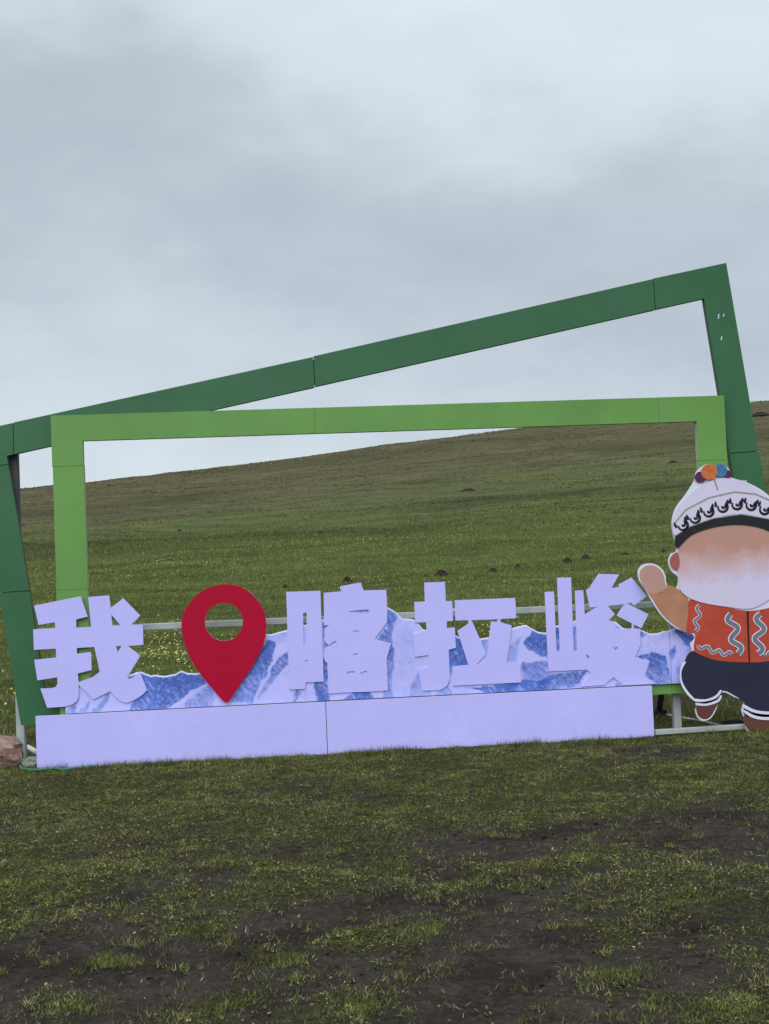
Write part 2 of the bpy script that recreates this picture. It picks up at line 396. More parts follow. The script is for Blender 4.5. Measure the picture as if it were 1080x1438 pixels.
def tints(x, y, n, dry, lush):
    q = rng.random(n); nz = fbm(x*.9, y*.9, 100, 4)
    w = np.stack([.34+0*q, .42+.5*lush, .14+.9*np.clip(nz-.5, 0, 1)+.8*lush, .24+dry*.40, .08+dry*.15, .16+dry*.50], 1)
    w = w/w.sum(1, keepdims=True); c = np.cumsum(w, 1); idx = (q[:, None] > c).sum(1).clip(0, 5)
    cl_ = fbm(x*4.5, y*4.5, 105, 3)*1.3+fbm(x*1.1, y*1.1, 108, 3)*.6
    fine = vnoise(x*24, y*20, 107)
    return 1.45*PAL[idx]*(.55+.9*rng.random((n, 1)))*np.clip((.25+cl_)*(.50+.95*fine), .25, 1.7)[:, None]
def blades(x, y, h, w, lean, tint):
    n = len(x); z = terrain(x, y)-.006
    a = rng.random(n)*2*math.pi; b = rng.random(n)*2*math.pi
    dx, dy = np.cos(a)*w/2, np.sin(a)*w/2
    lx, ly = np.cos(b)*h*lean, np.sin(b)*h*lean; hz = h*np.sqrt(np.clip(1-lean**2, .05, 1))
    v = np.empty((n, 3, 3), np.float32)
    v[:, 0] = np.stack([x-dx, y-dy, z], 1); v[:, 1] = np.stack([x+dx, y+dy, z], 1); v[:, 2] = np.stack([x+lx, y+ly, z+hz], 1)
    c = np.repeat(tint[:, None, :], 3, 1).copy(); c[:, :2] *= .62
    return v.reshape(-1, 3), c.reshape(-1, 3)
def grass_obj(name, parts, label):
    v = np.concatenate([p[0] for p in parts]); c = np.concatenate([p[1] for p in parts])
    me = mesh_np(name, v, np.arange(len(v)).reshape(-1, 3), {'tint': c})
    return tag(link(name, me, None, BLADE), label, 'grass', kind='stuff')
parts = []
# trodden turf in front of the boards
N = 760000
x = rng.uniform(-4.4, 5.6, N); y = -7.6+8.4*rng.random(N)
m_ = mudness(x, y); cl = fbm(x*5, y*5, 110, 3)*.5+vnoise(x*17, y*15, 112)*.5
keep = rng.random(N) < np.clip((1-m_)**1.2*(.10+2.0*(cl-.28)), .02, 1)*(.55+.45*sstep(-7.6, -5, y))
x, y, m_ = x[keep], y[keep], m_[keep]
lu = np.clip(blob(EL, x, y)+.35*sstep(-1.6, -.3, y)-.3*m_, 0, 1); n = len(x)
h = (.016+.024*rng.random(n)**1.5)*(1+.35*lu)*(1-.35*m_)
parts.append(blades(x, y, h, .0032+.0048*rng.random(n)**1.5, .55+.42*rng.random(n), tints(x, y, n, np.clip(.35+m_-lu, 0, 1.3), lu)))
# longer fringe along the foot of the panels
N = 26000
x = rng.uniform(-3.4, 5.4, N); y = -.03-np.abs(rng.normal(0, .13, N)); cl = fbm(x*3, y*0, 120, 4)
k = rng.random(N) < np.clip(cl*2.2-.45, .1, 1); x, y, cl = x[k], y[k], cl[k]; n = len(x)
h = (.022+.05*rng.random(n)**2.2)*(.6+.9*cl)
parts.append(blades(x, y, h, .003+.002*rng.random(n), .15+.55*rng.random(n), tints(x, y, n, .1+0*x, .25+0*x)*.85))
for px, py, nb, hh_ in ((85,1078,16,.11),(93,1078,10,.08),(118,1076,9,.07),(172,1074,10,.07),(262,1068,12,.06),(310,1066,14,.05),(425,1060,18,.06),(560,1052,22,.06),(640,1051,16,.06),(700,1050,22,.07),(752,1047,40,.11),(757,1047,26,.10),(826,1043,22,.07),(870,1040,14,.05),(905,1038,16,.06)):
    cx_, cy_ = on_ground(px, py); x = cx_+rng.normal(0, .022, nb); y = np.minimum(cy_+rng.normal(0, .015, nb), -.03)
    parts.append(blades(x, y, hh_*(.4+.7*rng.random(nb)), .003+.002*rng.random(nb), .1+.5*rng.random(nb), tints(x, y, nb, np.full(nb, .2), np.full(nb, .4))*.8))
# single clumps of brighter or coarser grass
for k in range(1500):
    cx, cy = rng.uniform(-3.4, 4.6), rng.uniform(-6.6, -.2); nb = rng.integers(12, 70); r = rng.uniform(.012, .06)
    x = cx+rng.normal(0, r, nb); y = cy+rng.normal(0, r, nb); g = rng.random()
    tn = tints(x, y, nb, np.full(nb, .3 if g < .6 else 1.0), np.full(nb, .5 if g < .6 else 0.))
    parts.append(blades(x, y, (.012+.024*rng.random(nb))*(.6+.7*rng.random()), .0025+.0025*rng.random(nb), .3+.6*rng.random(nb), tn))
for px, py, rr in ((98, 1410, .07), (985, 1418, .10), (1040, 1410, .06), (600, 1300, .05), (150, 1348, .04), (400, 1345, .05), (330, 1400, .07), (500, 1412, .06), (870, 1370, .06), (285, 1302, .06)):
    cx, cy = on_ground(px, py); nb = 700; x = cx+rng.normal(0, rr, nb)+rng.normal(0, rr*.4, nb)**3*30; y = cy+rng.normal(0, rr*1.1, nb)
    parts.append(blades(x, y, .010+.018*rng.random(nb), .003+.003*rng.random(nb), .35+.6*rng.random(nb), tints(x, y, nb, np.full(nb, .15), np.full(nb, .7))*.85))
# flat little leaves of clover and plantain matted through the turf
N = 800000
x = rng.uniform(-4.4, 5.6, N); y = -7.6+8.4*rng.random(N)
m_ = mudness(x, y); cl = fbm(x*3.2, y*3.2, 115, 3)*.5+vnoise(x*13, y*11, 117)*.5
keep = rng.random(N) < np.clip((1-m_)**1.1*(2.4*(cl-.34)), .008, 1); x, y, m_ = x[keep], y[keep], m_[keep]; n = len(x)
z = terrain(x, y)+.002+.014*rng.random(n)*(1-.6*m_); L = .003+.006*rng.random(n)**2; wv = L*(.45+.4*rng.random(n)); a = rng.random(n)*2*math.pi
u_ = np.stack([np.cos(a), np.sin(a), .9*(rng.random(n)-.35)], 1); v_ = np.stack([-np.sin(a), np.cos(a), .8*(rng.random(n)-.5)], 1); p_ = np.stack([x, y, z], 1)
A, B_, C_, D_ = p_-u_*L[:, None], p_-v_*wv[:, None], p_+u_*L[:, None], p_+v_*wv[:, None]
lu = np.clip(blob(EL, x, y)+.3*sstep(-1.6, -.3, y)-.3*m_, 0, 1)
tq = tints(x, y, n, np.clip(.2+.8*m_-lu, 0, 1), lu)*.8
parts.append((np.stack([A, B_, C_, A, C_, D_], 1).reshape(-1, 3), np.repeat(tq, 6, 0)))
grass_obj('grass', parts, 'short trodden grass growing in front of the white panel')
# meadow behind the boards and up the hill
N = 620000
q = rng.random(N); tt = (math.sqrt(11.1)+q*(math.sqrt(120)-math.sqrt(11.1)))**2; kk = rng.uniform(-.40, .40, N)
ss = kk*tt; x = CAM[0]+tt*fh[0]+ss*fh[1]; y = CAM[1]+tt*fh[1]-ss*fh[0]
k = (y > .12) & (rng.random(N) > sstep(38, 118, tt)); x, y, tt, ss = x[k], y[k], tt[k], ss[k]; n = len(x)
br = sstep(85, 185, tt+(fbm(x*.03, y*.03, 80, 4)-.5)*80-ss*.4)
patch = fbm(x*.25, y*.5, 130, 4)
sc = (tt/11.0)**.75
h = (.03+.035*rng.random(n))*sc**.8; wd = (.004+.004*rng.random(n))*sc
tn = tints(x, y, n, .15+1.6*np.clip(.52-patch, 0, 1), .25+.5*np.clip(patch-.4, 0, 1))*(.42+1.05*patch[:, None])*np.array([.97, 1.03, .97])
tb = np.array([(.090, .082, .046), (.125, .112, .064), (.16, .14, .085)])[rng.integers(0, 3, n)]
useb = (rng.random(n) < br*.9)[:, None]
# coarse tussocks giving the far slope its nap
N2 = 150000
t2 = rng.uniform(75**.5, 290**.5, N2)**2; s2_ = rng.uniform(-.42, .42, N2)*t2; x2 = CAM[0]+t2*fh[0]+s2_*fh[1]; y2 = CAM[1]+t2*fh[1]-s2_*fh[0]
b2 = sstep(85, 185, t2+(fbm(x2*.03, y2*.03, 80, 4)-.5)*80-s2_*.4); q2 = fbm(x2*.09, y2*.16, 135, 4)
k2 = rng.random(N2) < np.clip(2.4*(q2-.30), .05, 1); x2, y2, t2, b2, q2 = (v_[k2] for v_ in (x2, y2, t2, b2, q2)); n2_ = len(x2)
cg = np.array([(.050, .062, .020), (.085, .105, .034), (.125, .140, .050), (.110, .100, .050)])[rng.integers(0, 4, n2_)]
cb = np.array([(.058, .050, .028), (.110, .098, .054), (.165, .145, .085), (.090, .092, .042)])[rng.integers(0, 4, n2_)]
tuss = blades(x2, y2, (.05+.07*rng.random(n2_))*(t2/100)**.5, (.10+.22*rng.random(n2_))*(t2/100)**.6, .5+.45*rng.random(n2_), np.where((rng.random(n2_) < b2)[:, None], cb, cg)*(1.25+.75*rng.random((n2_, 1))))
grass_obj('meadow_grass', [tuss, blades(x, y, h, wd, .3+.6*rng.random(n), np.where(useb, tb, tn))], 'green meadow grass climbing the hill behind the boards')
# yellow meadow flowers
P = []
for px, py, rx, ry, cnt, t0 in ((235, 908, 45, 30, 190, 20), (320, 905, 30, 12, 40, 21), (700, 880, 60, 12, 60, 22), (880, 880, 60, 18, 40, 21), (545, 820, 200, 18, 90, 38), (200, 800, 150, 14, 190, 48), (60, 815, 50, 30, 70, 40), (540, 775, 90, 8, 90, 62), (830, 765, 120, 10, 150, 66), (410, 780, 60, 6, 60, 60), (700, 800, 180, 20, 80, 45), (270, 795, 80, 5, 120, 52), (10, 985, 18, 40, 14, 17)):
    for _ in range(int(cnt*.8)):
        ax, ay = px+rng.normal(0, rx*.6), py+rng.normal(0, ry*.6); d = ray(ax, ay); lo = None
        for tk in np.arange(11.3, 120, .35):
            X = CAM[0]+d[0]*tk; Y = CAM[1]+d[1]*tk; Zr = CAM[2]+d[2]*tk
            if Y > .3 and Zr <= float(np.interp(st(X, Y)[1], TT, ZZ))+.05: lo = (X, Y); break
        if lo: P.append(lo)
P = np.array(P); fz = terrain(P[:, 0], P[:, 1]); n = len(P); dist = np.hypot(P[:, 0]-CAM[0], P[:, 1]-CAM[1])
ang = np.arange(6)*math.pi/3; fr = (.008+.007*rng.random(n))*(1+dist/110); hh = .05+.05*rng.random(n)
fvv = np.zeros((n, 7, 3)); fvv[:, 0] = np.stack([P[:, 0], P[:, 1], fz+hh], 1)
for k in range(6):
    fvv[:, k+1, 0] = P[:, 0]+fr*math.cos(ang[k]); fvv[:, k+1, 1] = P[:, 1]+fr*.8*math.sin(ang[k]); fvv[:, k+1, 2] = fz+hh+fr*(.25+.6*math.sin(ang[k]))
base = (np.arange(n)*7)[:, None, None]; tri = np.array([(0, k+1, (k+1) % 6+1) for k in range(6)])[None]
fc = np.repeat(np.array([(.70, .54, .08), (.66, .55, .18), (.75, .68, .36)])[rng.integers(0, 3, n)], 7, 0)
tag(link('meadow_flowers', mesh_np('meadow_flowers', fvv.reshape(-1, 3), (base+tri).reshape(-1, 3), {'tint': fc}), None, BLADE), 'small yellow flowers scattered through the meadow grass', 'flowers', kind='stuff')
# scraps of straw, pale leaves and soil crumbs on the trodden ground
N = 17000; x = rng.uniform(-4, 5.2, N); y = rng.uniform(-7.2, -.15, N); mm = mudness(x, y); z = terrain(x, y)
V = []; Fc = []; C = []
cr_c = np.array([(.045, .036, .030), (.095, .080, .068), (.018, .014, .012), (.30, .27, .20), (.22, .19, .12)])
for i in range(N):
    kind = 0 if rng.random() < .62+.30*mm[i] else 1
    b0 = len(V); zz = z[i]-mm[i]*.012
    if kind == 0:
        r = .003+.013*rng.random()**3.5; a = rng.random()*6.28
        for k in range(5): V.append((x[i]+r*math.cos(a+k*1.2566)*(.7+.6*rng.random()), y[i]+r*math.sin(a+k*1.2566)*(.7+.6*rng.random()), zz-.002))
        V.append((x[i], y[i], zz+r*(.25+.3*rng.random()))); c = cr_c[rng.integers(0, 3)]
        Fc += [(b0+k, b0+(k+1) % 5, b0+5) for k in range(5)]; C += [c]*6
    else:
        L = .010+.022*rng.random(); wv = .0018+.004*rng.random()**2; a = rng.random()*3.14
        ca, sa = math.cos(a), math.sin(a); zt = zz+.008+.012*rng.random()
        V += [(x[i]-ca*L, y[i]-sa*L, zt-.004), (x[i]+sa*wv, y[i]-ca*wv, zt+.003), (x[i]+ca*L, y[i]+sa*L, zt), (x[i]-sa*wv, y[i]+ca*wv, zt+.003)]
        Fc += [(b0, b0+1, b0+2), (b0, b0+2, b0+3)]; C += [cr_c[3+rng.integers(0, 2)]*(.5+.6*rng.random())]*4
tag(link('soil_litter', mesh_np('soil_litter', np.array(V), np.array(Fc), {'tint': np.array(C)}), None, BLADE), 'crumbs of dark soil and bits of straw on the trodden ground', 'litter', kind='stuff')

# ------------------------------------------------------------------ the boards
WHITE = painted('lavender_print', (.51, .495, .96), .5, .05, (.30, .30, .42), .16, 1.6, speck=.3, grain=.10)
PLINTH = painted('plinth_print', (.51, .495, .96), .5, .05, (.30, .30, .42), .16, 1.6, speck=.3, grain=.10, splash=True)
EDGE = painted('foam_edge', (.62, .63, .74), .7, .06)
LIGHT = painted('light_green_print', (.132, .300, .070), .45, .16, (.10, .14, .06), .16, 1.1, grain=.07)
DARK = painted('dark_green_print', (.034, .128, .055), .45, .18, (.06, .10, .06), .18, 1.1, grain=.07)
LEDGE = painted('light_green_edge', (.33, .42, .26), .6, .1)
DEDGE = painted('dark_green_edge', (.05, .11, .06), .6, .1)
RED = painted('red_print', (.40, .003, .030), .5, .06, (.2, .02, .03), .05, 2, spec=.12)
PINK = painted('pale_pink_edge', (.62, .42, .38), .6, .1)
STEEL = painted('galvanised_steel', (.36, .39, .38), .45, .2, (.20, .18, .15), .35, 5, spec=.5)
DSTEEL = painted('dark_steel', (.075, .075, .085), .5, .2, (.16, .12, .09), .25, 5)
BLACK = painted('black_clod', (.012, .012, .012), .8, .2)

def pq(pts, y, sx=1.0, ox=0.0, oy=0.0):        # zoomed photo coordinates -> board plane
    return [at(ox+a/sx, oy+b/sx, y) for a, b in pts]
# white plinth: two butted panels
yb = 0.0
root = empty('plinth', (at(480, 1050)[0], .04, -.03), 'long low white plinth panel standing in the grass under the letters', 'plinth')
org = tuple(root.location)
zt = at(50, 1006, yb)[1]
xl, xm, xr = at(51, 1045, yb)[0], at(459, 1030, yb)[0], at(917.3, 1000, yb)[0]
for a, b in ((xl, xm-.003), (xm+.003, xr)):
    plate('panel', [[(a, -.05), (b, -.05), (b, zt), (a, zt)]], yb, yb+.03, PLINTH, EDGE, root, org)
for xx in np.linspace(xl+.15, xr-.15, 6): bar('batten', (xx, .055, -.04), (xx, .055, zt-.02), .05, .045, STEEL, root)

# mountain backdrop with its printed picture
TOP = [(92,994),(100,978),(112,965),(125,957),(140,948),(155,944),(168,948),(182,948),(190,945),(198,943),(205,946),(212,949),(220,948),(230,949.5),(238,948),(246,946),(254,942),(262,945),(272,946),(283,945),(300,935),(330,912),(355,898),(373,890.5),(381,890.5),(392,888),(403.6,884),(428,878),(460,868),(490,850),(515,842),(535,846),(545,853),(556,860),(566,869),(575,869),(583,871),(594.6,884.5),(610,886),(630,886),(640,892),(647,896),(660,899),(674,897),(687,895),(702,890),(719,883),(727.5,879.7),(739,878),(748,883),(757,887.6),(767,889),(780,880),(795,875),(806,872.5),(825,866),(840,866),(855,871),(865,874),(876,882.5),(888,883),(899,884),(913,890),(923,889.5),(938,885.5),(951,882),(960,885.5),(982,888)]
ym = .049
top = np.array([at(a, b, ym) for a, b in TOP]); zb = zt+.004
FACES = [  # shaded faces of the printed range, outlined on the board: points, depth of blue
 ([(176,958),(183,949),(200,944),(230,950),(254,943),(283,946),(292,960),(262,972),(240,992),(226,1002),(178,1003),(188,985),(176,975)],.95),
 ([(258,985),(286,964),(300,962),(303,998),(262,1001)],.5), ([(322,988),(344,952),(362,916),(374,899),(390,903),(386,922),(372,950),(356,988)],.85),
 ([(374,893),(404,885),(404,902),(380,905)],.28), ([(404,912),(404,934),(378,964),(362,986),(372,958),(392,920)],.7), ([(408,985),(415,965),(424,968),(412,990)],.6),
 ([(441,958),(452,920),(461,930),(462,986),(446,987)],.95), ([(454,870),(462,866),(462,905),(452,912)],.8), ([(478,988),(498,968),(520,968),(524,984)],.85), ([(486,855),(520,852),(520,864),(488,862)],.4),
 ([(544,855),(557,862),(551,895),(556,930),(549,965),(552,985),(536,985),(540,920)],.7), ([(525,899),(540,882),(546,892),(545,903)],.85), ([(568,985),(590,940),(604,950),(606,978)],.45), ([(598,905),(604,890),(612,930),(600,925)],.35),
 ([(639,891),(648,898),(661,932),(652,936),(634,938),(630,956),(628,915)],1.0), ([(612,975),(632,955),(634,985),(615,986)],.5), ([(662,966),(735,955),(782,952),(768,972),(690,974)],.95), ([(676,900),(690,898),(684,925),(676,915)],.5),
 ([(736,902),(746,884),(768,890),(776,925),(758,922),(744,912)],1.0), ([(710,934),(716,908),(734,892),(726,925),(738,945),(712,942)],.45), ([(732,930),(772,928),(776,962),(736,962)],.65), ([(768,950),(828,940),(808,966),(762,970)],.75),
 ([(778,882),(788,880),(790,915),(780,918)],.9), ([(804,880),(812,878),(812,914),(806,916)],.7), ([(820,915),(830,922),(826,932)],.7), ([(858,905),(868,912),(862,916)],.6), ([(862,878),(878,884),(862,884)],.8), ([(896,884),(914,890),(904,895),(896,894)],.85),
 ([(888,922),(915,917),(936,922),(946,962),(902,962),(908,950),(912,930)],.75), ([(944,884),(958,885),(977,895),(973,908),(962,906),(955,895)],.9), ([(938,918),(946,908),(950,916),(944,928)],.8), ([(948,945),(954,925),(958,955)],.5),
 ([(92,1003),(112,976),(108,1003)],.55), ([(112,1003),(128,980),(124,1003)],.6), ([(128,1000),(154,968),(150,986),(138,1002)],.65), ([(864,958),(872,962),(876,970),(864,970)],.6)]
FW = [(np.array([at(a, b, ym) for a, b in pts]), w) for pts, w in FACES]
def poly_sd(P_, x, z):
    ins = np.zeros(x.shape, bool); dm = np.full(x.shape, 9.0)
    for i in range(len(P_)):
        (x0, z0), (x1, z1) = P_[i-1], P_[i]
        c_ = ((z0 > z) != (z1 > z)) & (x < (x1-x0)*(z-z0)/((z1-z0) if z1 != z0 else 1e-9)+x0); ins ^= c_
        ex, ez = x1-x0, z1-z0; t_ = np.clip(((x-x0)*ex+(z-z0)*ez)/(ex*ex+ez*ez), 0, 1)
        dm = np.minimum(dm, np.hypot(x-x0-t_*ex, z-z0-t_*ez))
    return np.where(ins, dm, -dm)
def print_col(X, Z, dtop):
    u, v = X, Z
    wx = u+(fbm(u*9, v*9, 140, 5, .65)-.5)*.065; wz = v+(fbm(u*9+7, v*9, 144, 5, .65)-.5)*.065
    bl = np.zeros_like(u)
    for P_, w in FW:
        lo, hi = P_.min(0)-.12, P_.max(0)+.12
        k = (wx > lo[0]) & (wx < hi[0]) & (wz > lo[1]) & (wz < hi[1])
        bl[k] = np.maximum(bl[k], w*sstep(-.008, .012, poly_sd(P_, wx[k], wz[k]))*(.62+.38*np.clip((v[k]-P_[:, 1].min())/(np.ptp(P_[:, 1])+1e-6), 0, 1)))
    a_, b_ = (u*.77+v*.64), (v*.77-u*.64)                     # ribs run down across the faces
    rib = 1-np.abs(2*fbm(a_*30, b_*8, 150, 5, .7)-1); rib2 = 1-np.abs(2*fbm(b_*34, a_*13, 156, 5, .7)-1)
    grain = fbm(u*60, v*55, 160, 2)
    dk = bl*(.72+1.0*(rib-.70)+.35*(grain-.5))*1.2
    dk = dk+(1-bl)*(.04+.16*sstep(.80, .94, rib2)*sstep(.45, .65, fbm(u*3.1, v*4.3, 164, 3))+.55*np.clip(fbm(a_*5, b_*3, 166, 4)-.5, 0, 1))
    rock = sstep(.74, .90, rib2+.3*(grain-.5))*sstep(.45, .62, fbm(u*5.5, v*5.5, 170, 3)+.22*bl-.05)*(.16+bl*.6)
    dk = np.clip(dk, 0, 1)
    c0 = np.array([.52, .51, .95]); c1 = np.array([.33, .39, .84]); c2 = np.array([.085, .160, .56]); c3 = np.array([.035, .06, .22])
    k = dk[:, None]
    c = np.where(k < .40, c0+(c1-c0)*(k/.40), c1+(c2-c1)*np.clip((k-.40)/.45, 0, 1))
    c = c+(c3-c)*(rock*.8)[:, None]
    ed = (1-sstep(.010, .016, dtop))[:, None]
    return c+(np.array([.66, .68, .95])-c)*ed
def print_mat(nt, b):
    a = nt.nodes.new('ShaderNodeAttribute'); a.attribute_name = 'ink'; nt.links.new(a.outputs['Color'], b.inputs['Base Color'])
INK = mat('mountain_print', print_mat, .42, .3)
root = empty('mountain_board', ((top[0, 0]+top[-1, 0])/2, ym, zb), 'snowy blue mountain range printed on a cut board behind the letters', 'board')
org = np.array(root.location)
xs_seam = at(942, 920, ym)[0]
for x0, x1 in ((top[0, 0], xs_seam-.002), (xs_seam+.002, top[-1, 0])):
    ncx = max(8, int((x1-x0)/.005)); nz = 150
    cx = np.linspace(x0, x1, ncx); ct = np.interp(cx, top[:, 0], top[:, 1])+(fbm(cx*28, cx*0, 180, 3)-.5)*.012
    X = np.repeat(cx[:, None], nz, 1); kz = np.linspace(0, 1, nz)[None]; Z = zb+(ct[:, None]-zb)*kz
    colr = print_col(X.ravel(), Z.ravel(), (ct[:, None]-Z).ravel())
    fr_ = np.stack([X.ravel(), np.full(X.size, ym), Z.ravel()], 1)-org
    i0 = (np.arange(ncx-1)[:, None]*nz+np.arange(nz-1)[None]).ravel()
    quads = np.stack([i0, i0+nz, i0+nz+1, i0+1], 1)
    # back and rim
    bnd = [c*nz for c in range(ncx)]+[(ncx-1)*nz+r for r in range(1, nz)]+[c*nz+nz-1 for c in range(ncx-2, -1, -1)]+[r for r in range(nz-2, 0, -1)]
    bk = fr_[bnd]+np.array([0, .016, 0]); nb = len(bnd); o0 = len(fr_)
    rim = np.array([(bnd[k], o0+k, o0+(k+1) % nb, bnd[(k+1) % nb]) for k in range(nb)])
    vv = np.concatenate([fr_, bk]); cc = np.concatenate([colr, np.tile([.6, .6, .75], (nb, 1))])
    me = mesh_np('panel', vv, np.concatenate([quads, rim]), {'ink': cc}); link('panel', me, root, INK)

# the four characters, each cut from one board
LET = {
 'first': (40, 820, 'four-barred first white character of the row, left of the red map pin', [
   [(48,183),(440,103),(498,275),(402,300),(402,368),(528,362),(502,110),(680,97),(692,203),(798,120),(942,268),(860,348),(963,345),(968,513),(835,522),(943,605),(845,765),(835,780),(835,795),(850,803),(880,790),(938,738),(1000,895),(960,935),(900,975),(832,1003),(780,990),(730,950),(690,905),(545,975),(425,850),(420,960),(405,990),(370,1015),(300,1035),(158,1043),(100,882),(180,880),(225,872),(243,845),(243,787),(75,812),(48,640),(235,620),(230,545),(45,555),(40,383),(225,375),(225,322),(85,345)],
   [(697,258),(778,350),(708,354)], [(738,524),(785,522),(750,577)],
   [(408,540),(555,530),(600,740),(540,785),(422,828),(415,755),(532,725),(527,575),(408,588)]]),
 'second_a': (390, 800, None, [
   [(72,187),(360,178),(388,943),(235,950),(230,1005),(98,1010)], [(213,365),(243,360),(246,640),(220,642)], [(230,762),(252,760),(250,777),(236,778)]]),
 'second_b': (390, 800, None, [
   [(388,195),(535,183),(525,140),(700,108),(722,175),(915,170),(922,320),(922,440),(815,585),(955,620),(918,750),(930,1018),(770,1028),(565,1035),(428,1043),(420,790),(396,765),(394,668),(505,622),(485,600),(430,637),(395,600),(394,500),(432,466),(392,470),(390,400)],
   [(590,352),(700,340),(768,335),(768,372),(705,372)], [(625,512),(690,515),(660,530)], [(625,722),(665,700),(678,712)], [(585,860),(650,855),(640,882),(587,884)], [(690,875),(725,856),(755,852),(755,860),(715,875)]]),
 'third_a': (570, 805, None, [
   [(155,78),(330,72),(337,235),(390,233),(398,400),(345,405),(345,462),(412,455),(422,628),(360,645),(372,890),(345,950),(290,985),(140,990),(103,815),(190,790),(188,690),(75,705),(60,515),(175,480),(172,412),(80,415),(70,242),(160,238)]]),
 'third_b': (570, 805, None, [
   [(412,228),(922,208),(930,378),(798,385),(798,412),(892,440),(848,758),(965,755),(970,920),(400,948),(395,785),(527,772),(435,487),(528,425),(528,395),(418,398)],
   [(548,395),(775,388),(775,410),(718,405),(700,560),(685,690),(640,765),(590,772),(675,682),(620,545),(558,405),(548,403)]]),
 'fourth': (755, 795, 'white character with three upright bars, next to the cutout figure', [
   [(60,218),(138,213),(160,720),(188,718),(165,98),(282,95),(305,715),(332,712),(315,207),(385,203),(397,408),(508,342),(440,347),(408,205),(440,180),(515,65),(688,70),(622,185),(690,175),(678,158),(792,97),(922,255),(812,332),(788,305),(744,310),(935,405),(875,522),(810,492),(810,525),(865,528),(868,660),(820,770),(945,797),(900,925),(940,950),(1000,992),(720,1003),(640,935),(560,1000),(370,1015),(450,900),(415,872),(92,888)],
   [(590,334),(732,320),(667,418),(795,482),(795,525),(660,528),(640,470),(600,455),(652,405)], [(412,740),(438,765),(425,797),(413,797)], [(635,668),(655,690),(670,675),(678,690),(655,712)]]),
}
yl = .036
def loops_of(key):
    ox, oy, _, lp = LET[key]; return [pq(l, yl, 6.0, ox, oy) for l in lp]
def letter(keys, label):
    allp = [p for k in keys for l in loops_of(k) for p in l]
    cx = sum(p[0] for p in allp)/len(allp); zmin = min(p[1] for p in allp)
    if len(keys) == 1:
        o = plate('letter', loops_of(keys[0]), yl, yl+.0115, WHITE, EDGE, None, (cx, yl, zmin)); o.location = (cx, yl, zmin)
        return tag(o, label, 'letter', 'white characters along the sign')
    r_ = empty('letter', (cx, yl, zmin), label, 'letter', 'white characters along the sign')
    for k in keys: plate('stroke_board', loops_of(k), yl, yl+.0115, WHITE, EDGE, r_, (cx, yl, zmin))
    return r_
letter(['first'], LET['first'][2])
letter(['second_a', 'second_b'], 'white character with slotted narrow board at its left, beside the red map pin')
l3 = letter(['third_a', 'third_b'], 'white character with an upright cross and open triangular gap above a long bar')
a, b = at(570+394/6, 805+297/6, yl), at(570+416/6, 805+312/6, yl)
plate('tie', [[(a[0], b[1]), (b[0], b[1]), (b[0], a[1]), (a[0], a[1])]], yl+.003, yl+.009, WHITE, EDGE, l3, tuple(l3.location))
letter(['fourth'], LET['fourth'][2])

# the map pin
PIN = [(565,128),(470,140),(380,170),(290,230),(215,320),(170,410),(158,500),(170,600),(205,715),(260,830),(340,950),(440,1070),(518,1160),(538,1180),(555,1185),(574,1178),(592,1158),(690,1010),(790,860),(870,720),(905,600),(914,480),(895,370),(845,285),(770,205),(680,150)]
yp = .016
lp = [pq(smooth_loop(PIN, 5), yp, 6.353, 230, 800), pq([(537+169*math.cos(k*math.pi/28), 465+170*math.sin(k*math.pi/28)) for k in range(56)], yp, 6.353, 230, 800)]
cx, zmin = at(230+555/6.353, 800+1185/6.353, yp)
pin = plate('map_pin', lp, yp, yp+.02, RED, PINK, None, (cx, yp, zmin)); pin.location = (cx, yp, zmin)
tag(pin, 'red map pin cut from board with a round hole through it', 'map pin')

# ------------------------------------------------------------------ light green frame
yf, df = .075, .07
xo0 = (at(70, 583, yf)[0]+at(80, 838, yf)[0])/2; xi0 = (at(115.5, 620, yf)[0]+at(123.5, 838, yf)[0])/2
xo1 = (at(1016, 556, yf)[0]+at(1022.5, 655, yf)[0])/2; xi1 = (at(977, 592, yf)[0]+at(983, 652, yf)[0])/2
zt0 = (at(70, 583, yf)[1]+at(1015, 556, yf)[1])/2; zt1 = (at(115, 619, yf)[1]+at(977, 591.5, yf)[1])/2
zb0 = at(920, 975.5, yf)[1]; zb1 = zb0+.22
root = empty('sign_frame', ((xo0+xo1)/2, yf, 0), 'upright light green rectangular frame around the letters', 'frame'); org = tuple(root.location)
g = .0012
def rect(name, x0, x1, z0, z1, m, s, par, o, y0=yf, d=df, jit=0.0): plate(name, [[(x0, z0), (x1, z0), (x1, z1), (x0, z1)]], y0+jit, y0+d, m, s, par, o)
s1, s2 = at(442, 590, yf)[0], at(925, 575, yf)[0]
plate('panel', [[(xo0, zt1-.21), (xi0, zt1-.21), (xi0, zt1), (s1-g, zt1), (s1-g, zt0), (xo0, zt0)]], yf, yf+df, LIGHT, LEDGE, root, org)
rect('panel', s1+g, s2-g, zt1, zt0, LIGHT, LEDGE, root, org, jit=.002)
zs = at(1000, 646, yf)[1]
plate('panel', [[(s2+g, zt1), (xi1, zt1), (xi1, zs), (xo1, zs), (xo1, zt0), (s2+g, zt0)]], yf, yf+df, LIGHT, LEDGE, root, org)
zm = at(100, 828, yf)[1]
rect('panel', xo0+.004, xi0+.003, zm+g, zt1-.21-2*g, LIGHT, LEDGE, root, org, jit=.002)
rect('panel', xo0+.002, xi0+.001, zb0, zm-g, LIGHT, LEDGE, root, org)
rect('panel', xi1+.002, xo1+.002, zb0, zs-2*g, LIGHT, LEDGE, root, org, jit=.001)
sb = at(943.5, 970, yf)[0]
